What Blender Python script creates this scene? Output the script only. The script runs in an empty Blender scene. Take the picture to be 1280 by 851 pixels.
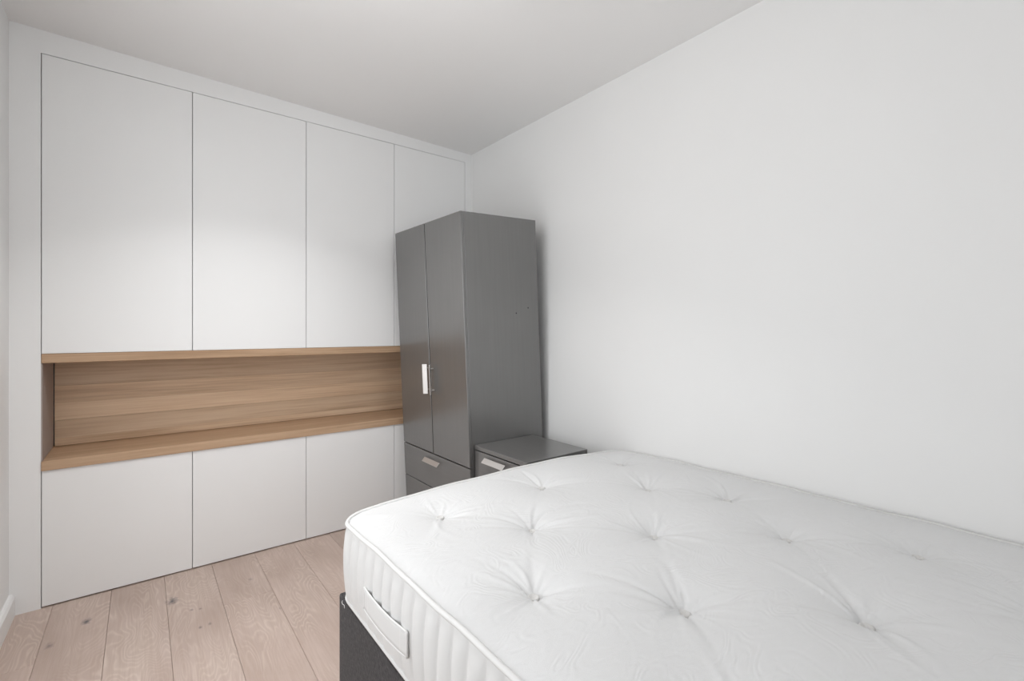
import bpy, bmesh, math, random
import numpy as np
from mathutils import Vector, Matrix

random.seed(7)
SC = bpy.context.scene
COL = SC.collection

# ------------------------------------------------------------------ camera
CAM_H = 1.18
cam_data = bpy.data.cameras.new('camera')
cam = bpy.data.objects.new('camera', cam_data)
COL.objects.link(cam)
cam_data.sensor_width = 36.0
cam_data.lens = 590.0 / 1280.0 * 36.0
cam_data.shift_y = -13.5 / 1280.0
cam_data.clip_start = 0.02
cam.location = (0, 0, CAM_H)
cam.rotation_euler = (math.radians(90), 0, math.radians(-38.1))
SC.camera = cam

# ------------------------------------------------------------------ world: bright overcast sky
W = bpy.data.worlds.new('overcast_sky'); SC.world = W
W.use_nodes = True
bg = W.node_tree.nodes['Background']
bg.inputs['Color'].default_value = (0.95, 0.975, 1.0, 1)
bg.inputs['Strength'].default_value = 4.7

# ------------------------------------------------------------------ exposure
SC.view_settings.view_transform = 'Standard'
SC.view_settings.look = 'None'
SC.view_settings.gamma = 1.0
SC.view_settings.use_curve_mapping = False
SC.view_settings.exposure = -0.40

# room extents (metres)
XL, XR = -0.43, 1.83
YB, YF = 3.20, -2.20          # wall behind the fitted cabinets, wall with the added window behind the camera
ZL, ZR = 2.45, 2.412          # ceiling sags a little towards the right wall
FRONT = 2.80                  # face of the fitted cabinet doors
def ceil_z(x): return ZL + (ZR - ZL) * (x - XL) / (XR - XL)

# window openings added to let daylight in: a tall one in the front wall behind the camera, one in the left wall beside the camera
WT = .22                                            # outer wall thickness
WX0, WX1, WZ0, WZ1 = 0.05, 1.55, 0.90, 2.25         # front wall: x and z range
VY0, VY1, VZ0, VZ1 = .50, 1.85, 0.30, 1.95          # left wall: y and z range
def window_portal(size_x, size_y, loc, rot):
    portal = bpy.data.lights.new('window_portal', 'AREA')
    portal.shape = 'RECTANGLE'; portal.size = size_x; portal.size_y = size_y
    portal.cycles.is_portal = True
    po = bpy.data.objects.new('window_portal', portal); COL.objects.link(po)
    po.location = loc; po.rotation_euler = rot
window_portal(WX1 - WX0, WZ1 - WZ0, ((WX0 + WX1) / 2, YF - WT - .01, (WZ0 + WZ1) / 2), (math.radians(90), 0, 0))
window_portal(VZ1 - VZ0, VY1 - VY0, (XL - WT - .01, (VY0 + VY1) / 2, (VZ0 + VZ1) / 2), (0, math.radians(-90), 0))

# ------------------------------------------------------------------ materials
def new_mat(name, base, rough=0.5, spec=0.5, metal=0.0):
    m = bpy.data.materials.new(name); m.use_nodes = True
    nt = m.node_tree; b = nt.nodes['Principled BSDF']
    b.inputs['Base Color'].default_value = (*base, 1)
    b.inputs['Roughness'].default_value = rough
    b.inputs['Metallic'].default_value = metal
    b.inputs['Specular IOR Level'].default_value = spec
    return m, nt, b
def N(nt, t, **kw):
    n = nt.nodes.new(t)
    for k, v in kw.items(): setattr(n, k, v)
    return n
def math_node(nt, op, a, b=None, c=None):
    n = N(nt, 'ShaderNodeMath', operation=op)
    for i, v in enumerate((a, b, c)):
        if v is None: continue
        if isinstance(v, (int, float)): n.inputs[i].default_value = v
        else: nt.links.new(v, n.inputs[i])
    return n.outputs[0]
def coords(nt, kind='Object', scale=(1, 1, 1), rand=0.0):
    tc = N(nt, 'ShaderNodeTexCoord')
    mp = N(nt, 'ShaderNodeMapping')
    mp.inputs['Scale'].default_value = scale
    nt.links.new(tc.outputs[kind], mp.inputs['Vector'])
    if rand:
        oi = N(nt, 'ShaderNodeObjectInfo')
        s = N(nt, 'ShaderNodeVectorMath', operation='SCALE')
        s.inputs[0].default_value = (rand, rand * .7, rand * 1.3)
        nt.links.new(oi.outputs['Random'], s.inputs['Scale'])
        nt.links.new(s.outputs[0], mp.inputs['Location'])
    return mp.outputs[0]
def noise(nt, vec, scale, detail=4, rough=.5, dist=0.0):
    n = N(nt, 'ShaderNodeTexNoise')
    n.inputs['Scale'].default_value = scale; n.inputs['Detail'].default_value = detail
    n.inputs['Roughness'].default_value = rough; n.inputs['Distortion'].default_value = dist
    nt.links.new(vec, n.inputs['Vector'])
    return n.outputs['Fac']
def ramp(nt, fac, stops):
    r = N(nt, 'ShaderNodeValToRGB')
    e = r.color_ramp.elements
    while len(e) < len(stops): e.new(0.5)
    for el, (p, c) in zip(e, stops):
        el.position = p; el.color = (*c, 1) if len(c) == 3 else c
    nt.links.new(fac, r.inputs[0])
    return r.outputs[0]
def bump(nt, bsdf, height, strength=.2, distance=.002):
    b = N(nt, 'ShaderNodeBump')
    b.inputs['Strength'].default_value = strength; b.inputs['Distance'].default_value = distance
    nt.links.new(height, b.inputs['Height']); nt.links.new(b.outputs[0], bsdf.inputs['Normal'])
def mixcol(nt, fac, a, b, mode='MIX'):
    m = N(nt, 'ShaderNodeMix', data_type='RGBA', blend_type=mode)
    for i, v in ((0, fac), (6, a), (7, b)):
        if isinstance(v, (int, float)): m.inputs[i].default_value = v
        elif isinstance(v, tuple): m.inputs[i].default_value = (*v, 1)
        else: nt.links.new(v, m.inputs[i])
    return m.outputs[2]

def mat_paint(name, col, rough, bscale=220, bstr=.04):
    m, nt, b = new_mat(name, col, rough, .4)
    v = coords(nt)
    n1 = noise(nt, v, 1.6, 3)
    c = ramp(nt, n1, [(.3, tuple(x * .985 for x in col)), (.7, col)])
    nt.links.new(c, b.inputs['Base Color'])
    bump(nt, b, noise(nt, v, bscale, 3), bstr, .001)
    return m
M = {}
M['wall'] = mat_paint('white_wall_paint', (.89, .888, .88), .65)
M['ceiling'] = mat_paint('white_ceiling_paint', (.92, .91, .90), .85)
M['lacquer'] = mat_paint('white_satin_lacquer', (.915, .915, .91), .42, 400, .01)
M['carcass'] = mat_paint('cabinet_carcass_board', (.62, .61, .60), .7)
M['skirting'] = mat_paint('white_gloss_trim_paint', (.87, .87, .86), .35, 150, .02)
M['niche_side'] = mat_paint('taupe_board', (.42, .36, .335), .6)

def mat_oak(name, light, mid, dark, axis=0, rand=9.0, rough=.5):
    m, nt, b = new_mat(name, mid, rough, .35)
    sc = [9.0, 9.0, 9.0]; sc[axis] = .55
    v = coords(nt, 'Object', tuple(sc), rand)
    broad = noise(nt, v, 1.3, 4, .55, .6)
    sc2 = [95.0, 95.0, 95.0]; sc2[axis] = 2.2
    v2 = coords(nt, 'Object', tuple(sc2), rand)
    fine = noise(nt, v2, 1.0, 5, .62)
    mix = math_node(nt, 'ADD', math_node(nt, 'MULTIPLY', broad, .55), math_node(nt, 'MULTIPLY', fine, .45))
    c = ramp(nt, mix, [(.36, dark), (.50, mid), (.64, light)])
    oi = N(nt, 'ShaderNodeObjectInfo')
    c = mixcol(nt, 1.0, c, oi.outputs['Color'], 'MULTIPLY')
    nt.links.new(c, b.inputs['Base Color'])
    bump(nt, b, fine, .12, .001)
    return m
M['oak_shelf'] = mat_oak('oak_shelf_veneer', (.60, .415, .275), (.51, .34, .215), (.39, .245, .145), 0)
M['oak_back'] = mat_oak('oak_back_veneer', (.88, .70, .52), (.78, .585, .41), (.60, .42, .27), 0)

# pale limed oak floor with contour-like cathedral grain and a few dark knots
def mat_floor(knots):
    m, nt, b = new_mat('limed_oak_floor', (.5, .4, .33), .55, .3)
    v = coords(nt, 'Object', (7.5, 1.7, 1.0), 17.0)
    field = noise(nt, v, 1.0, 2, .45, .35)
    v2 = coords(nt, 'Object', (120, 5, 5), 17.0)
    fine = noise(nt, v2, 1.0, 4, .6)
    rings = math_node(nt, 'SINE', math_node(nt, 'ADD', math_node(nt, 'MULTIPLY', field, 210.0), math_node(nt, 'MULTIPLY', fine, 2.5)))
    rings = math_node(nt, 'MULTIPLY_ADD', rings, .5, .5)
    sharp = math_node(nt, 'POWER', rings, 3.0)
    blot = noise(nt, coords(nt, 'Object', (3, 1.2, 1), 11.0), 2.0, 3)
    mask = ramp(nt, noise(nt, coords(nt, 'Object', (4, 1.6, 1), 23.0), 1.4, 2), [(.38, (.08, .08, .08)), (.62, (1, 1, 1))])
    base = ramp(nt, blot, [(.3, (0.502, 0.397, 0.328)), (.55, (0.589, 0.474, 0.402)), (.75, (0.632, 0.520, 0.436))])
    c = mixcol(nt, math_node(nt, 'MULTIPLY', math_node(nt, 'MULTIPLY', sharp, .55), mask), base, (0.744, 0.637, 0.536))
    c = mixcol(nt, math_node(nt, 'MULTIPLY', ramp(nt, fine, [(.42, (1, 1, 1)), (.56, (0, 0, 0))]), .28), c, (0.459, 0.345, 0.268))
    oi = N(nt, 'ShaderNodeObjectInfo')
    tone = math_node(nt, 'MULTIPLY_ADD', oi.outputs['Random'], .09, .87)
    c = mixcol(nt, 1.0, c, tone, 'MULTIPLY')
    c = mixcol(nt, 1.0, c, (1.0, .985, 1.02), 'MULTIPLY')
    geo = N(nt, 'ShaderNodeNewGeometry')
    wob = N(nt, 'ShaderNodeTexNoise'); wob.inputs['Scale'].default_value = 70; wob.inputs['Detail'].default_value = 3
    nt.links.new(geo.outputs['Position'], wob.inputs['Vector'])
    for kx, ky, r, s in knots:
        d = N(nt, 'ShaderNodeVectorMath', operation='SUBTRACT')
        nt.links.new(geo.outputs['Position'], d.inputs[0]); d.inputs[1].default_value = (kx, ky, 0)
        sc = N(nt, 'ShaderNodeVectorMath', operation='MULTIPLY')
        nt.links.new(d.outputs[0], sc.inputs[0]); sc.inputs[1].default_value = (1, .62, 0)
        ln = N(nt, 'ShaderNodeVectorMath', operation='LENGTH'); nt.links.new(sc.outputs[0], ln.inputs[0])
        dd = math_node(nt, 'MULTIPLY_ADD', wob.outputs['Fac'], r * 1.6, math_node(nt, 'SUBTRACT', ln.outputs['Value'], r * .8))
        f = math_node(nt, 'MULTIPLY', math_node(nt, 'SUBTRACT', 1.0, math_node(nt, 'SMOOTH_MIN', math_node(nt, 'MAXIMUM', math_node(nt, 'DIVIDE', dd, r), 0.0), 1.0, .1)), s)
        f = math_node(nt, 'MAXIMUM', f, 0.0)
        c = mixcol(nt, f, c, (.085, .085, .095))
    nt.links.new(c, b.inputs['Base Color'])
    h = math_node(nt, 'ADD', math_node(nt, 'MULTIPLY', sharp, .5), fine)
    bump(nt, b, h, .22, .0012)
    return m
KNOTS = [(-.176, 2.563, .018, .95), (-.272, 2.452, .016, .5), (.104, 2.528, .024, .9),
         (.165, 2.40, .008, .6), (.195, 2.385, .007, .6), (.182, 2.235, .008, .55), (.215, 2.24, .008, .6),
         (.405, 2.52, .012, .35), (.46, 2.18, .007, .4)]
M['floor'] = mat_floor(KNOTS)
M['subfloor'], _, _ = new_mat('dark_subfloor', (.13, .095, .075), .9)

# grey ash wood grain, satin
def mat_grey(name, base, axis, rough):
    m, nt, b = new_mat(name, base, rough, .5)
    b.inputs['IOR'].default_value = 2.05
    sc = [90.0, 90.0, 90.0]; sc[axis] = 3.0
    fine = noise(nt, coords(nt, 'Object', tuple(sc), 5.0), 1.0, 3, .55)
    smear = noise(nt, coords(nt, 'Object', (3.0, 3.0, 3.0), 3.0), 1.0, 3, .5)
    mix = math_node(nt, 'ADD', math_node(nt, 'MULTIPLY', fine, .5), math_node(nt, 'MULTIPLY', smear, .5))
    c = ramp(nt, mix, [(.3, tuple(x * .90 for x in base)), (.7, tuple(x * 1.10 for x in base))])
    nt.links.new(c, b.inputs['Base Color'])
    bump(nt, b, fine, .05, .0008)
    return m
M['grey_v'] = mat_grey('charcoal_grey_board_upright_grain', (.120, .117, .114), 2, .28)
M['grey_h'] = mat_grey('charcoal_grey_board_level_grain', (.118, .115, .112), 1, .28)
M['metal'], nt, b = new_mat('brushed_satin_steel', (.70, .675, .655), .42, .5, .75)
bump(nt, b, noise(nt, coords(nt, 'Object', (40, 40, 40)), 20, 3), .06, .0005)
M['black'], _, _ = new_mat('black_plastic', (.02, .02, .02), .5)

# charcoal woven fabric
m, nt, b = new_mat('charcoal_woven_fabric', (.062, .058, .060), .92, .2)
v = coords(nt, 'Object', (260, 260, 70)); w1 = noise(nt, v, 1.0, 3, .6)
v = coords(nt, 'Object', (60, 60, 420)); w2 = noise(nt, v, 1.0, 3, .6)
ws = math_node(nt, 'MULTIPLY_ADD', w1, .6, math_node(nt, 'MULTIPLY', w2, .4))
nt.links.new(ramp(nt, ws, [(.36, (.016, .015, .0165)), (.5, (.040, .037, .039)), (.66, (.090, .084, .087))]), b.inputs['Base Color'])
bump(nt, b, ws, .35, .0015)
b.inputs['Sheen Weight'].default_value = .15
M['charcoal_fabric'] = m

# mattress damask: raised swirling pattern
m, nt, b = new_mat('white_damask_ticking', (.705, .705, .705), .55, .3)
v = coords(nt, 'Object', (1, 1, 1))
f1 = noise(nt, v, 6.5, 1.5, .4, 1.2)
sw = math_node(nt, 'SINE', math_node(nt, 'MULTIPLY', f1, 95.0))
blot = ramp(nt, noise(nt, v, 9.0, 2), [(.42, (0, 0, 0)), (.55, (1, 1, 1))])
weave = noise(nt, coords(nt, 'Object', (700, 700, 700)), 1.0, 2)
h = math_node(nt, 'ADD', math_node(nt, 'MULTIPLY', math_node(nt, 'MULTIPLY', sw, blot), .26), math_node(nt, 'MULTIPLY', weave, .35))
wrk = noise(nt, coords(nt, 'Object', (26, 60, 26)), 1.0, 3, .5, .8)
h = math_node(nt, 'ADD', h, math_node(nt, 'MULTIPLY', wrk, 1.6))
bump(nt, b, h, .38, .0022)
b.inputs['Sheen Weight'].default_value = .1
M['damask'] = m
m, nt, b = new_mat('white_mattress_border_knit', (.665, .66, .65), .7, .25)
kn = noise(nt, coords(nt, 'Object', (300, 300, 900)), 1.0, 3)
bump(nt, b, kn, .15, .001)
M['border'] = m
m, nt, b = new_mat('white_tape_edge', (.70, .695, .685), .6, .3)
bump(nt, b, noise(nt, coords(nt, 'Object', (500, 500, 500)), 1.0, 2), .2, .001)
M['tape'] = m
M['tuft'], _, _ = new_mat('grey_white_felt_tuft', (.66, .65, .635), .9, .2)
M['upvc'], _, _ = new_mat('white_window_frame', (.8, .8, .8), .35)
m = bpy.data.materials.new('clear_window_glass'); m.use_nodes = True; nt = m.node_tree
nt.nodes.remove(nt.nodes['Principled BSDF'])
tr = N(nt, 'ShaderNodeBsdfTransparent'); gl = N(nt, 'ShaderNodeBsdfGlossy'); gl.inputs['Roughness'].default_value = .02
mx = N(nt, 'ShaderNodeMixShader'); mx.inputs[0].default_value = .06
nt.links.new(tr.outputs[0], mx.inputs[1]); nt.links.new(gl.outputs[0], mx.inputs[2])
nt.links.new(mx.outputs[0], nt.nodes['Material Output'].inputs[0])
M['glass'] = m

# ------------------------------------------------------------------ mesh helpers
def obj(name, me, mat, parent=None):
    o = bpy.data.objects.new(name, me); COL.objects.link(o)
    if mat and not me.materials: me.materials.append(M[mat] if isinstance(mat, str) else mat)
    if parent: o.parent = parent
    return o
def box_bm(bm, x0, x1, y0, y1, z0, z1, bevel=0.0, seg=2):
    r = bmesh.ops.create_cube(bm, size=1.0)
    vs = r['verts']
    bmesh.ops.scale(bm, vec=(x1 - x0, y1 - y0, z1 - z0), verts=vs)
    bmesh.ops.translate(bm, vec=((x0 + x1) / 2, (y0 + y1) / 2, (z0 + z1) / 2), verts=vs)
    if bevel:
        es = list({e for v in vs for e in v.link_edges})
        bmesh.ops.bevel(bm, geom=es, offset=bevel, segments=seg, profile=.5, affect='EDGES')
def fin(bm, name, smooth=False):
    me = bpy.data.meshes.new(name)
    bmesh.ops.recalc_face_normals(bm, faces=bm.faces)
    bm.to_mesh(me); bm.free()
    if smooth:
        me.polygons.foreach_set('use_smooth', [True] * len(me.polygons))
    return me
def box(name, x0, x1, y0, y1, z0, z1, mat, parent=None, bevel=0.0, seg=2):
    bm = bmesh.new(); box_bm(bm, x0, x1, y0, y1, z0, z1, bevel, seg)
    return obj(name, fin(bm, name), mat, parent)
def np_mesh(name, verts, faces, smooth=True):
    me = bpy.data.meshes.new(name)
    me.from_pydata([tuple(v) for v in verts], [], [tuple(f) for f in faces])
    if smooth: me.polygons.foreach_set('use_smooth', [True] * len(me.polygons))
    me.update()
    return me
def tube_mesh(name, pts, r, seg=8, closed=False):
    pts = [Vector(p) for p in pts]; n = len(pts); V = []; Fc = []
    for i, p in enumerate(pts):
        a = pts[(i - 1) % n] if (closed or i > 0) else p
        c = pts[(i + 1) % n] if (closed or i < n - 1) else p
        t = (c - a).normalized()
        up = Vector((0, 0, 1)) if abs(t.z) < .9 else Vector((1, 0, 0))
        s = t.cross(up).normalized(); u = s.cross(t).normalized()
        for k in range(seg):
            an = 2 * math.pi * k / seg
            V.append(p + (s * math.cos(an) + u * math.sin(an)) * r)
    for i in range(n if closed else n - 1):
        j = (i + 1) % n
        for k in range(seg):
            k2 = (k + 1) % seg
            Fc.append((i * seg + k, i * seg + k2, j * seg + k2, j * seg + k))
    if not closed:
        Fc.append(tuple(range(seg - 1, -1, -1))); Fc.append(tuple((n - 1) * seg + k for k in range(seg)))
    return np_mesh(name, V, Fc)
def thing(name, label, cat, loc=(0, 0, 0), rot=(0, 0, 0), group=None):
    o = bpy.data.objects.new(name, None); COL.objects.link(o)
    o.location = loc; o.rotation_euler = rot; o.empty_display_size = .1
    o['label'] = label; o['category'] = cat
    if group: o['group'] = group
    return o
def tag(o, label, cat, group=None):
    o['label'] = label; o['category'] = cat
    if group: o['group'] = group
    return o
def struct(o, label=None):
    o['kind'] = 'structure'
    if label: o['label'] = label
    return o

# ------------------------------------------------------------------ setting
floor = struct(box('floor', XL, XR, YF, YB, -.08, -.014, 'subfloor'), 'pale limed oak plank floor with dark knots')
PW = .1915
ends = {0: (-1.3, .55, 2.35), 1: (-.4, 1.5), 2: (-.9, .9), 3: (.1, 1.7), 4: (-1.0, .6, 2.35), 5: (-.2, 1.4), 6: (.5,), 7: (-.6, 1.2)}
ci = 0; x = -.299 - PW
while x < XR:
    x0, x1 = max(x, XL), min(x + PW, XR)
    cuts = [YF] + [c for c in ends[ci % 8] if YF + .2 < c] + [FRONT + .06]
    for a, c in zip(cuts[:-1], cuts[1:]):
        L = c - a; Wd = x1 - x0
        bm = bmesh.new(); box_bm(bm, -Wd / 2 + .0004, Wd / 2 - .0004, -L / 2 + .0004, L / 2 - .0004, -.014, 0, .0011, 1)
        p = obj('plank', fin(bm, 'plank'), 'floor', floor)
        p.location = ((x0 + x1) / 2, (a + c) / 2, 0)
    x += PW; ci += 1

bm = bmesh.new()
for y0, y1, z0, z1 in ((YF - WT, VY0, -.05, 2.6), (VY1, YB, -.05, 2.6), (VY0, VY1, -.05, VZ0), (VY0, VY1, VZ1, 2.6)):
    box_bm(bm, XL - WT, XL, y0, y1, z0, z1)
struct(obj('wall_left', fin(bm, 'wall_left'), 'wall'), 'white painted side wall beside the fitted cabinets')
struct(box('wall_right', XR, XR + .12, YF - WT, YB, -.05, 2.6, 'wall'), 'plain white painted wall alongside the bed')
struct(box('wall_back', XL - WT, XR + .12, YB, YB + .12, -.05, 2.6, 'wall'), 'white wall behind the fitted cabinets')
bm = bmesh.new()
for x0, x1, z0, z1 in ((XL, WX0, -.05, 2.6), (WX1, XR, -.05, 2.6), (WX0, WX1, -.05, WZ0), (WX0, WX1, WZ1, 2.6)):
    box_bm(bm, x0, x1, YF - WT, YF, z0, z1)
struct(obj('wall_front', fin(bm, 'wall_front'), 'wall'), 'white wall with the added tall window')
bm = bmesh.new()
vs = [bm.verts.new(c) for c in [(XL, YF, ZL), (XR, YF, ZR), (XR, YB, ZR), (XL, YB, ZL),
                                (XL, YF, 2.62), (XR, YF, 2.62), (XR, YB, 2.62), (XL, YB, 2.62)]]
for f in ((0, 1, 2, 3), (7, 6, 5, 4), (0, 4, 5, 1), (1, 5, 6, 2), (2, 6, 7, 3), (3, 7, 4, 0)):
    bm.faces.new([vs[i] for i in f])
struct(obj('ceiling', fin(bm, 'ceiling'), 'ceiling'), 'plain white painted ceiling')

# added unseen windows: frame, mullion, sill, panes (built in local u = along the wall, v = into the room, z)
def window(name, label, origin, rotz, width, z0, z1):
    w = struct(bpy.data.objects.new(name, None), label); COL.objects.link(w)
    w.location = origin; w.rotation_euler = (0, 0, rotz)
    f0, f1, h = -WT + .03, -WT + .09, width / 2
    bm = bmesh.new()
    for a in ((-h, -h + .06, z0, z1), (h - .06, h, z0, z1), (-h + .06, h - .06, z0, z0 + .06), (-h + .06, h - .06, z1 - .06, z1)):
        box_bm(bm, a[0], a[1], f0, f1, a[2], a[3], .004, 1)
    obj('window_frame', fin(bm, 'window_frame'), 'upvc', w)
    box('mullion', -.03, .03, f0, f1, z0 + .06, z1 - .06, 'upvc', w, .004, 1)
    box('window_sill', -h + .002, h - .002, f1, .025, z0, z0 + .022, 'upvc', w, .004, 1)
    for a, c in ((-h + .06, -.03), (.03, h - .06)):
        box('pane', a - .004, c + .004, f0 + .025, f0 + .033, z0 + .056, z1 - .056, 'glass', w)
window('added_window_1', 'added tall white framed window in two panes behind the bed', ((WX0 + WX1) / 2, YF, 0), 0, WX1 - WX0, WZ0, WZ1)
window('added_window_2', 'added white framed window in two panes in the narrow side wall', (XL, (VY0 + VY1) / 2, 0), math.radians(-90), VY1 - VY0, VZ0, VZ1)

def skirting(name, x0, x1, y0, y1, flip):
    # profile in x: flat board with a chamfered top lip
    s = -1 if flip else 1
    xa = x1 if flip else x0
    prof = [(0, 0), (.018, 0), (.018, .075), (.012, .086), (.006, .09), (0, .09)]
    bm = bmesh.new(); rings = []
    for y in (y0, y1): rings.append([bm.verts.new((xa + s * px, y, pz)) for px, pz in prof])
    n = len(prof)
    for i in range(n): bm.faces.new((rings[0][i], rings[0][(i + 1) % n], rings[1][(i + 1) % n], rings[1][i]))
    bm.faces.new(rings[0]); bm.faces.new(rings[1][::-1])
    return struct(obj(name, fin(bm, name), 'skirting'))
skirting('baseboard_left', XL, XL + .018, YF, FRONT, False)
skirting('baseboard_right', XR - .018, XR, YF, FRONT, True)

# filler panels framing the fitted cabinets
CX = [-.335, .196, .727, 1.252, 1.777]
DZ0, DZ1 = .008, 2.350
def filler(name, pts_xz, label):
    bm = bmesh.new()
    a = [bm.verts.new((x, FRONT, z)) for x, z in pts_xz]
    c = [bm.verts.new((x, FRONT + .05, z)) for x, z in pts_xz]
    n = len(a)
    bm.faces.new(a); bm.faces.new(c[::-1])
    for i in range(n): bm.faces.new((a[i], c[i], c[(i + 1) % n], a[(i + 1) % n]))
    return struct(obj(name, fin(bm, name), 'lacquer'), label)
e = .0012
filler('trim_1', [(XL, 0), (CX[0] - e, 0), (CX[0] - e, ceil_z(CX[0] - e)), (XL, ceil_z(XL))], 'narrow white filler strip beside the first cabinet doors')
filler('trim_2', [(CX[0] - e, DZ1 + .0008), (CX[4] + .0008, DZ1 + .0008), (CX[4] + .0008, ceil_z(CX[4])), (CX[0] - e, ceil_z(CX[0]))], 'white filler strip between cabinet tops and ceiling')
filler('trim_3', [(CX[4] + .0008, 0), (XR, 0), (XR, ceil_z(XR)), (CX[4] + .0008, ceil_z(CX[4]))], 'narrow white filler strip in the corner behind the wardrobe')


# ------------------------------------------------------------------ recessed downlight added to brighten floor and cabinets (out of frame)
def lathe(name, prof, seg=32):
    bm = bmesh.new(); rings = []
    for r, z in prof:
        rings.append([bm.verts.new((0, 0, z))] if r == 0 else [bm.verts.new((r * math.cos(2 * math.pi * q / seg), r * math.sin(2 * math.pi * q / seg), z)) for q in range(seg)])
    for a, c in zip(rings[:-1], rings[1:]):
        for q in range(seg):
            q2 = (q + 1) % seg
            if len(a) == 1: bm.faces.new((a[0], c[q], c[q2]))
            elif len(c) == 1: bm.faces.new((a[q], c[0], a[q2]))
            else: bm.faces.new((a[q], c[q], c[q2], a[q2]))
    return fin(bm, name, True)
m = bpy.data.materials.new('glowing_opal_lens'); m.use_nodes = True
b = m.node_tree.nodes['Principled BSDF']; b.inputs['Base Color'].default_value = (.9, .9, .88, 1)
b.inputs['Emission Color'].default_value = (1.0, 1.0, 1.0, 1); b.inputs['Emission Strength'].default_value = 6.0
M['opal'] = m
for lx, ly, lw, lab in ((.40, 1.80, 11.5, 'added round white recessed ceiling downlight over the walkway before the cabinets'),):
    lz = ceil_z(lx)
    lp = thing('added_downlight', lab, 'lamp', (lx, ly, lz))
    obj('trim_ring', lathe('trim_ring', [(.068, .002), (.082, .002), (.082, -.005), (.078, -.008), (.072, -.008), (.068, -.003), (.068, .002)]), 'upvc', lp)
    obj('lens', lathe('lens', [(.069, .001), (.069, -.004), (0, -.005)]), 'opal', lp)
    L = bpy.data.lights.new('added_beam', 'AREA'); L.shape = 'DISK'; L.size = .13
    L.energy = lw; L.color = (1.0, 1.0, 1.0); L.spread = math.radians(112)
    lo = bpy.data.objects.new('added_beam', L); COL.objects.link(lo); lo.parent = lp; lo.location = (0, 0, -.012)

# ------------------------------------------------------------------ opal globe pendant added over the bed as fill light (out of frame)
m = bpy.data.materials.new('glowing_opal_globe'); m.use_nodes = True
b = m.node_tree.nodes['Principled BSDF']; b.inputs['Base Color'].default_value = (.9, .9, .88, 1)
b.inputs['Emission Color'].default_value = (1.0, 1.0, 1.0, 1); b.inputs['Emission Strength'].default_value = 18.0
M['globe'] = m
PX, PY, PZ = .45, 1.10, 2.15
pd = thing('added_pendant', 'added white opal globe pendant lamp on a short cord', 'lamp', (PX, PY, ceil_z(PX)))
pdz = PZ - ceil_z(PX)
obj('canopy', lathe('canopy', [(0, 0), (.05, 0), (.05, -.02), (.012, -.03), (0, -.03)]), 'upvc', pd)
obj('cord', tube_mesh('cord', [(0, 0, -.028), (0, 0, pdz + .10)], .003, 8), 'upvc', pd)
gp = [(.1 * math.sin(math.pi * k / 20), pdz + .1 * math.cos(math.pi * k / 20)) for k in range(21)]
gp[0] = (0, gp[0][1]); gp[-1] = (0, gp[-1][1])
obj('globe', lathe('globe', gp), 'globe', pd)

# ------------------------------------------------------------------ fitted cabinets
SLAB_U0, SLAB_U1, SLAB_L0, SLAB_L1 = 1.038, 1.077, .582, .622
where = ['beside the narrow side wall', 'second from the narrow side wall', 'third from the narrow side wall', 'partly hidden by the grey wardrobe']
for i in range(4):
    x0, x1 = CX[i], CX[i + 1]
    for kind, z0, z1 in (('upper', SLAB_U1, DZ1), ('lower', 0.0, SLAB_L0)):
        name = 'tall_wall_cabinet' if kind == 'upper' else 'low_cabinet'
        lab = ('tall white handleless cabinet above the oak niche, ' if kind == 'upper' else 'low white handleless cabinet below the oak shelf, ') + where[i]
        t = thing(name, lab, 'cabinet', ((x0 + x1) / 2, FRONT, z0), group='fitted cabinets above the niche' if kind == 'upper' else 'fitted cabinets below the niche')
        hw = (x1 - x0) / 2; hgt = z1 - z0
        box('body', -hw + .0005, hw - .0005, .021, .395, .004 if kind == 'lower' else .0005, hgt - .0005, 'carcass', t)
        lo = .006 if kind == 'lower' else .001
        box('door', -hw + .0013, hw - .0013, 0, .0195, lo, hgt - .0012, 'lacquer', t, .0012, 1)

# oak shelves bounding the niche
NB = 3.13
tag(box('oak_shelf', CX[0], CX[4], FRONT - .008, NB + .03, SLAB_L0, SLAB_L1, 'oak_shelf', None, .0015, 1),
    'thick oak shelf board forming the bottom of the niche, above low cabinets', 'shelf')
tag(box('oak_shelf', CX[0], CX[4], FRONT - .004, NB + .03, SLAB_U0, SLAB_U1, 'oak_shelf', None, .0015, 1),
    'thick oak board forming the top of the niche, under tall cabinets', 'shelf')
nb = thing('niche_back_panel', 'oak board panelling at the back of the open niche', 'panel', ((CX[0] + CX[4]) / 2, NB, SLAB_L1))
hw = (CX[4] - CX[0]) / 2
zs = [0, .036, .123, .205, .289, SLAB_U0 - SLAB_L1]
for k, tone in enumerate((1.12, .98, 1.14, 1.04, .88)):
    b_ = box('board', -hw + .006, hw - .001, -.0012 * (k % 2), .022, zs[k] + .0002, zs[k + 1] - .0002, 'oak_back', nb, .0006, 1)
    b_.color = (tone, tone * .985, tone * .97, 1)
for x0, x1, lb in ((CX[0] - .002, CX[0] + .003, 'taupe end panel of the oak niche beside the narrow side wall'), (CX[4] - .003, CX[4] + .001, 'taupe end panel of the oak niche behind the grey wardrobe')):
    tag(box('niche_end_panel', x0, x1, FRONT + .002, NB - .003, SLAB_L1, SLAB_U0, 'niche_side', None, .0008, 1), lb, 'panel')

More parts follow.
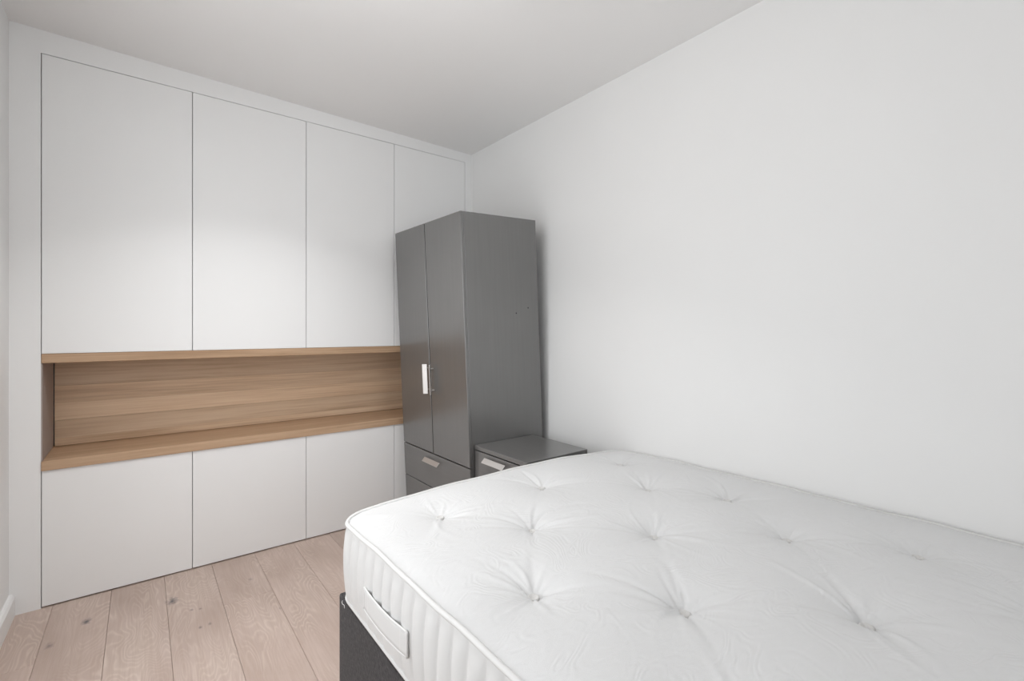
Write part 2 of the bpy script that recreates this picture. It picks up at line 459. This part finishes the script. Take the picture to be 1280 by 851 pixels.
# ------------------------------------------------------------------ angled plate handle
def handle(name, parent, loc, along, face, length=.165, width=.028, stand=.021):
    """flat plate on two posts; `along` long axis, `face` outward face normal (local); posts run to +x"""
    al = Vector(along).normalized(); fn = Vector(face).normalized(); wd = al.cross(fn).normalized()
    bm = bmesh.new()
    box_bm(bm, -length / 2, length / 2, -width / 2, width / 2, -.0015, .0015, .0008, 1)
    rot = Matrix((al, wd, fn)).transposed()
    bmesh.ops.rotate(bm, matrix=rot, verts=bm.verts)
    bmesh.ops.translate(bm, vec=(-stand, 0, 0), verts=bm.verts)
    for s in (-1, 1):
        c = al * (s * length * .36)
        r = bmesh.ops.create_cone(bm, cap_ends=True, segments=10, radius1=.0042, radius2=.0042, depth=stand)
        bmesh.ops.rotate(bm, matrix=Matrix.Rotation(math.pi / 2, 3, 'Y'), verts=r['verts'])
        bmesh.ops.translate(bm, vec=(c.x - stand / 2, c.y, c.z), verts=r['verts'])
    o = obj(name, fin(bm, name), 'metal', parent); o.location = loc
    o['label'] = 'angled flat steel pull on two posts'
    return o

# ------------------------------------------------------------------ wardrobe (leans slightly forward)
WD, WW, WH, WZB = .494, .7325, 1.7743, .494
wr = thing('wardrobe', 'charcoal grey two-door wardrobe with drawers leaning slightly in the corner', 'wardrobe',
           (1.3115, 1.984, -.0089), (math.radians(.23), math.radians(-2.76), math.radians(.76)))
DT = .018
box('side_panel', DT, WD, 0, .018, .062, WH, 'grey_v', wr, .0012, 1)
box('side_panel', DT, WD, WW - .018, WW, .062, WH, 'grey_v', wr, .0012, 1)
box('top_panel', DT, WD, .018, WW - .018, WH - .018, WH, 'grey_h', wr, .001, 1)
box('base_panel', DT, WD, .018, WW - .018, .062, .08, 'grey_h', wr)
box('back_panel', WD - .006, WD - .001, .018, WW - .018, .08, WH - .018, 'grey_v', wr)
box('divider', DT + .002, WD - .006, .018, WW - .018, WZB - .008, WZB + .008, 'grey_h', wr)
# plinth reaches the floor all round
bm = bmesh.new()
zf = lambda lx: .0089 - lx * math.tan(math.radians(2.76)) - .001
pl = [(.03, zf(.03)), (WD, zf(WD)), (WD, .062), (.03, .062)]
ra = [bm.verts.new((px, .002, pz)) for px, pz in pl]; rb = [bm.verts.new((px, WW - .002, pz)) for px, pz in pl]
bm.faces.new(ra); bm.faces.new(rb[::-1])
for i in range(4): bm.faces.new((ra[i], rb[i], rb[(i + 1) % 4], ra[(i + 1) % 4]))
obj('plinth', fin(bm, 'plinth'), 'grey_h', wr)
mid = WW / 2
for y0, y1, hy, fc in ((0, mid - .004, mid - .036, (-1, .9, 0)), (mid + .004, WW, mid + .023, (-1, -.9, 0))):
    d = obj('door', fin((lambda b: (box_bm(b, 0, DT - .001, y0, y1, WZB + .003, WH, .0015, 1), b)[1])(bmesh.new()), 'door'), 'grey_v', wr)
    handle('handle', d, (0, hy, .915), (0, 0, 1), fc)
    if y0 > 0: box('gap_shade_strip', .0025, DT - .001, y0 - .0012, y0 + .0002, WZB + .006, WH - .003, 'black', d)  # black strip stands in for the shade in the gap between the doors
for z0, z1 in ((.297, WZB - .003), (.100, .293)):
    d = box('drawer', 0, DT - .001, 0, WW, z0, z1, 'grey_h', wr, .0015, 1)
    handle('handle', d, (0, mid, z1 - .038), (0, 1, 0), (-1, 0, 1))

for sx, sz in ((.333, 1.263), (.418, 1.290)):          # two small dark screw holes in the near side
    bm = bmesh.new(); r = bmesh.ops.create_cone(bm, cap_ends=True, segments=10, radius1=.004, radius2=.004, depth=.003)
    bmesh.ops.rotate(bm, matrix=Matrix.Rotation(math.pi / 2, 3, 'X'), verts=r['verts'])
    bmesh.ops.translate(bm, vec=(sx, .0008, sz), verts=r['verts'])
    obj('screw_cap', fin(bm, 'screw_cap'), 'black', wr)

# ------------------------------------------------------------------ bedside cabinet
NX0, NX1, NY0, NY1, NZ = 1.312, 1.697, 1.572, 1.978, .602
ns = thing('bedside_cabinet', 'charcoal grey bedside cabinet with drawers beside the wardrobe', 'cabinet', (NX0, NY0, 0))
nd, nw = NX1 - NX0, NY1 - NY0
box('top_panel', 0, nd, 0, nw, NZ - .020, NZ, 'grey_h', ns, .0015, 1)
box('side_panel', .02, nd, .002, .018, .05, NZ - .020, 'grey_h', ns)
box('side_panel', .02, nd, nw - .018, nw - .002, .05, NZ - .020, 'grey_h', ns)
box('back_panel', nd - .008, nd - .002, .018, nw - .018, .05, NZ - .020, 'grey_h', ns)
box('base_panel', .02, nd - .008, .018, nw - .018, .05, .066, 'grey_h', ns)
box('plinth', .035, nd, .004, nw - .004, 0, .05, 'grey_h', ns)
for z0, z1 in ((.392, NZ - .026), (.210, .388), (.055, .206)):
    d = box('drawer', .002, .02, .002, nw - .002, z0, z1, 'grey_h', ns, .0015, 1)
    handle('handle', d, (.002, nw / 2 + .02, z1 - .026), (0, 1, 0), (-1, 0, 1))

# ------------------------------------------------------------------ bed base
BX0, BX1, BY0, BY1, BZ = .474, 1.812, -.45, 1.462, .375
bb = thing('divan_bed_base', 'charcoal fabric divan bed base under the white mattress', 'bed base', ((BX0 + BX1) / 2, (BY0 + BY1) / 2, 0))
hx, hyy = (BX1 - BX0) / 2, (BY1 - BY0) / 2
box('base_box', -hx, hx, -hyy, -.002, .045, BZ, 'charcoal_fabric', bb, .006, 2)
box('base_box', -hx, hx, .002, hyy, .045, BZ, 'charcoal_fabric', bb, .006, 2)
for sx in (-1, 1):
    for fy in (-hyy + .12, -.12, .12, hyy - .12):
        bm = bmesh.new()
        r = bmesh.ops.create_cone(bm, cap_ends=True, segments=14, radius1=.02, radius2=.026, depth=.05)
        bmesh.ops.translate(bm, vec=(sx * (hx - .1), fy, .025), verts=r['verts'])
        obj('foot', fin(bm, 'foot'), 'black', bb)
# loose white thread ends caught at the corner of the base
obj('loose_thread', tube_mesh('loose_thread', [(-hx + .004, hyy - .03, BZ - .004), (-hx - .003, hyy - .036, BZ - .010), (-hx - .004, hyy - .045, BZ - .012), (-hx - .003, hyy - .056, BZ - .010), (-hx - .003, hyy - .06, BZ - .018)], .0008, 5), 'tape', bb)

# ------------------------------------------------------------------ mattress
MX0, MX1, MY0, MY1, MZ0, MZ1 = .478, 1.818, -.45, 1.462, BZ, .598
mt = thing('mattress', 'white tufted damask mattress lying bare on the charcoal bed base', 'mattress', (0, 0, 0))
RC = .075
rng = np.random.default_rng(11)
# staggered rows of tufts
BUT = [(.718, 1.273), (1.128, 1.266), (1.599, 1.295), (.879, 1.028), (1.422, 1.026),
       (.665, .773), (1.117, .788), (1.551, .803), (.869, .540), (1.387, .551),
       (.66, .296), (1.107, .296), (1.539, .304)]
BUT += [(.87, .05), (1.39, .055), (.665, -.20), (1.11, -.195), (1.55, -.20)]
BUT = np.array(BUT)

def round_rect(X, Y):
    """squeeze the corner squares of a rectangle into quarter discs"""
    cx, cy = (MX0 + MX1) / 2, (MY0 + MY1) / 2
    hx, hy = (MX1 - MX0) / 2, (MY1 - MY0) / 2
    u, v = X - cx, Y - cy
    ax = np.clip((np.abs(u) - (hx - RC)) / RC, 0, 1); ay = np.clip((np.abs(v) - (hy - RC)) / RC, 0, 1)
    nx = ax * np.sqrt(1 - ay * ay / 2); ny = ay * np.sqrt(1 - ax * ax / 2)
    U = np.where(ax > 0, np.sign(u) * (hx - RC + nx * RC), u); V = np.where(ay > 0, np.sign(v) * (hy - RC + ny * RC), v)
    return U + cx, V + cy
def edge_wave(X, Y):
    return .0016 * np.sin(Y * 14.0 + X * 9.0) + .0010 * np.sin(Y * 31.0 + 1.3 - X * 23.0)
def heave(X, Y):
    u = np.clip((X - MX0) / (MX1 - MX0), 0, 1); v = np.clip((Y - MY0) / (MY1 - MY0), 0, 1)
    return .031 * np.sin(math.pi * u) ** .8 * np.exp(-(MY1 - Y) / .30) + .012 * np.sin(math.pi * v) ** .6 + .010 * np.sin(math.pi * u) * np.sin(math.pi * v)
def top_height(X, Y):
    ed = np.minimum(np.minimum(X - MX0, MX1 - X), np.minimum(Y - MY0, MY1 - Y))
    ed = np.clip(ed, 0, None)
    z = .020 * (1 - np.exp(-ed / .08))
    wave_fade = np.exp(-ed / .12)
    dmin = np.full(X.shape, 9.0)
    dep = np.zeros_like(X); rid = np.zeros_like(X)
    for i, (bx, by) in enumerate(BUT):
        dx, dy = X - bx, Y - by
        r = np.sqrt(dx * dx + dy * dy)
        dmin = np.minimum(dmin, r)
        dep += -.030 * np.exp(-(r / .055)) - .006 * np.exp(-(r / .13) ** 2)
        near = np.where(r < .26)
        th = np.arctan2(dy[near], dx[near]); rr = r[near]
        acc = np.zeros_like(rr)
        n = rng.integers(11, 15)
        ang0 = rng.uniform(0, 2 * math.pi)
        for q in range(n):
            a = ang0 + 2 * math.pi * q / n + rng.normal() * .14
            da = (th - a + math.pi) % (2 * math.pi) - math.pi
            bend = rng.normal() * 1.6
            da = da + bend * rr
            amp = rng.uniform(.004, .012) * (1 if rng.random() < .75 else -1)
            ln = rng.uniform(.03, .10)
            wdt = rng.uniform(.045, .11)
            acc += amp * np.exp(-(da / wdt) ** 2) * np.exp(-rr / ln) * (1 - np.exp(-(rr / .012) ** 2)) * np.exp(-np.clip(rr - .2, 0, None) / .015)
        rid[near] += acc
    # creases running between diagonal neighbours
    cre = np.zeros_like(X)
    for i in range(len(BUT)):
        for j in range(i + 1, len(BUT)):
            d = BUT[j] - BUT[i]; L = np.hypot(*d)
            if L > .40: continue
            if abs(d[1]) < .1: continue
            t = ((X - BUT[i, 0]) * d[0] + (Y - BUT[i, 1]) * d[1]) / (L * L)
            pr = ((X - BUT[i, 0]) * d[1] - (Y - BUT[i, 1]) * d[0]) / L
            pr = pr + .012 * np.sin(t * math.pi) * rng.normal()
            strength = rng.uniform(.5, 1.0)
            m = np.where((t > 0) & (t < 1), (np.abs(2 * t - 1)) ** 1.4 * .9 + .1, 0)
            side = 1 if rng.random() < .5 else -1
            cre += m * strength * (-.0100 * np.exp(-np.abs(pr) / .018) + .003 * np.exp(-((pr - side * .016) / .009) ** 2))
    und = .003 * np.sin(X * 11.0 + np.sin(Y * 7)) * np.sin(Y * 9.0 + 1.0)
    return MZ1 + z + (dep + rid + cre + und * (1 - np.exp(-ed / .05))) * (1 - np.exp(-ed / .03)) + edge_wave(X, Y) * wave_fade + heave(X, Y)

STEP = .0044
nx = int((MX1 - MX0) / STEP); ny = int((MY1 - MY0) / STEP)
gx, gy = np.meshgrid(np.linspace(MX0, MX1, nx + 1), np.linspace(MY0, MY1, ny + 1))
Zt = top_height(gx, gy)
Xr, Yr = round_rect(gx, gy)
V = np.stack([Xr.ravel(), Yr.ravel(), Zt.ravel()], 1)
idx = np.arange((nx + 1) * (ny + 1)).reshape(ny + 1, nx + 1)
Fq = np.stack([idx[:-1, :-1].ravel(), idx[:-1, 1:].ravel(), idx[1:, 1:].ravel(), idx[1:, :-1].ravel()], 1)
me = bpy.data.meshes.new('top_cover')
me.vertices.add(len(V)); me.vertices.foreach_set('co', V.astype(np.float32).ravel())
me.loops.add(Fq.size); me.loops.foreach_set('vertex_index', Fq.astype(np.int32).ravel())
me.polygons.add(len(Fq)); me.polygons.foreach_set('loop_start', np.arange(0, Fq.size, 4, dtype=np.int32))
me.polygons.foreach_set('loop_total', np.full(len(Fq), 4, dtype=np.int32))
me.update(calc_edges=True); me.validate()
me.polygons.foreach_set('use_smooth', np.ones(len(Fq), dtype=bool))
obj('top_cover', me, 'damask', mt)

# perimeter path (rounded rectangle), anticlockwise from above
def perimeter(step, inset=0.0):
    P = []
    x0, x1, y0, y1 = MX0 + inset, MX1 - inset, MY0 + inset, MY1 - inset; r = RC - inset
    def line(a, b):
        L = math.dist(a, b); n = max(2, int(L / step))
        for i in range(n): P.append((a[0] + (b[0] - a[0]) * i / n, a[1] + (b[1] - a[1]) * i / n))
    def arc(cx, cy, a0):
        n = max(4, int(r * math.pi / 2 / step))
        for i in range(n):
            a = a0 + math.pi / 2 * i / n; P.append((cx + r * math.cos(a), cy + r * math.sin(a)))
    line((x0 + r, y0), (x1 - r, y0)); arc(x1 - r, y0 + r, -math.pi / 2)
    line((x1, y0 + r), (x1, y1 - r)); arc(x1 - r, y1 - r, 0)
    line((x1 - r, y1), (x0 + r, y1)); arc(x0 + r, y1 - r, math.pi / 2)
    line((x0, y1 - r), (x0, y0 + r)); arc(x0 + r, y0 + r, math.pi)
    return np.array(P)
P = perimeter(.0038)
nP = len(P)
nxt = np.roll(P, -1, 0); prv = np.roll(P, 1, 0)
tan = nxt - prv; tan /= np.linalg.norm(tan, axis=1)[:, None]
out = np.stack([tan[:, 1], -tan[:, 0]], 1)
s = np.concatenate([[0], np.cumsum(np.linalg.norm(np.diff(P, axis=0), axis=1))])
total = s[-1] + np.linalg.norm(P[0] - P[-1])
nch = round(total / .056); ch = total / nch
jit = rng.normal(size=nch + 1) * .0035
ROWS = 15
Vs = []
for k in range(ROWS):
    t = k / (ROWS - 1)
    bul = .010 * (1 - (2 * t - 1) ** 2)
    ph = (s / ch + .10 * np.sin(s * 7 + t * 2.0) * .3 + .03 * np.sin(t * 5 + s * 40)) % 1.0
    # quilted channel: steep on one edge, soft on the other
    prof = np.sin(math.pi * ph) ** .55
    fade = min(1.0, t / .12) * min(1.0, (1 - t) / .12)
    off = bul + fade * (.0095 * prof - .0055)
    z = MZ0 + .002 + t * (MZ1 - MZ0 - .003) + t * (edge_wave(P[:, 0], P[:, 1]) + heave(P[:, 0], P[:, 1]))
    Vs.append(np.column_stack([P + out * off[:, None], z]))
Vs = np.concatenate(Vs)
Fs = []
ar = np.arange(nP); ar2 = (ar + 1) % nP
for k in range(ROWS - 1):
    Fs.append(np.stack([k * nP + ar, k * nP + ar2, (k + 1) * nP + ar2, (k + 1) * nP + ar], 1))
Fs = np.concatenate(Fs)
# keep the mattress off the wall
Vs[:, 0] = np.minimum(Vs[:, 0], XR - .004)
obj('quilted_border', np_mesh('quilted_border', Vs.tolist(), Fs.tolist()), 'border', mt)
box('bottom_cover', MX0 + .02, MX1 - .02, MY0 + .02, MY1 - .02, MZ0, MZ0 + .01, 'border', mt)
Q = perimeter(.012)
zq = MZ1 + edge_wave(Q[:, 0], Q[:, 1]) + heave(Q[:, 0], Q[:, 1])
obj('piping', tube_mesh('piping', [(a, c, z + .001) for (a, c), z in zip(Q, zq)], .0062, 8, True), 'tape', mt)
obj('piping', tube_mesh('piping', [(a, c, MZ0 + .0065) for a, c in Q], .0062, 8, True), 'tape', mt)
# tufts: felt washer with a ribbon loop
bm = bmesh.new()
prof = [(0, .0020), (.005, .0022), (.008, .0050), (.0105, .0066), (.013, .0050), (.0138, -.003)]
SEG = 16; rings = []
for r, z in prof:
    if r == 0: rings.append([bm.verts.new((0, 0, z))])
    else: rings.append([bm.verts.new((r * math.cos(2 * math.pi * q / SEG) * (1 + .05 * math.sin(3 * q)), r * math.sin(2 * math.pi * q / SEG), z + .0006 * math.sin(q * 2.4))) for q in range(SEG)])
for q in range(SEG): bm.faces.new((rings[0][0], rings[1][q], rings[1][(q + 1) % SEG]))
for a, c in zip(rings[1:-1], rings[2:]):
    for q in range(SEG): bm.faces.new((a[q], c[q], c[(q + 1) % SEG], a[(q + 1) % SEG]))
tm = fin(bm, 'tuft', True)
for bx, by in BUT:
    o = obj('tuft', tm, 'tuft', mt)
    near = (gx - bx) ** 2 + (gy - by) ** 2 < .013 ** 2
    zz = float(Zt[near].mean())
    o.location = (bx, by, zz + .002); o.rotation_euler = (0, 0, rng.uniform(0, 6))
# carrying handle sewn to the side: bowed strap with corded edges
HY0, HY1, HZ0, HZ1 = .968, 1.224, .446, .503
n = 26; rows = 5; V = []; Fc = []
def strap(t, w):
    y = HY1 + (HY0 - HY1) * t
    bow = math.sin(math.pi * t)
    sag = -.006 * bow + .010 * t
    x = MX0 - .0150 - .003 * bow ** .7
    return (x, y, HZ0 - .004 + (HZ1 - HZ0) * w + sag)
for i in range(n + 1):
    for k in range(rows + 1): V.append(strap(i / n, k / rows))
for i in range(n):
    for k in range(rows):
        a = i * (rows + 1) + k
        Fc.append((a, a + 1, a + rows + 2, a + rows + 1))
hm = np_mesh('carry_handle', V, Fc)
h_ = obj('carry_handle', hm, 'border', mt)
so = h_.modifiers.new('thick', 'SOLIDIFY'); so.thickness = .0025; so.offset = 0
for w in (0, 1):
    obj('cord_edge', tube_mesh('cord_edge', [strap(i / 20, w) for i in range(21)], .0026, 6), 'tape', h_)
for t in (0, 1):
    obj('cord_edge', tube_mesh('cord_edge', [strap(t, k / 6) for k in range(7)], .0028, 6), 'tape', h_)
obj('cord_edge', tube_mesh('cord_edge', [strap(.88, k / 6) for k in range(7)], .0018, 6), 'tape', h_)
obj('cord_edge', tube_mesh('cord_edge', [strap(.12, k / 6) for k in range(7)], .0018, 6), 'tape', h_)
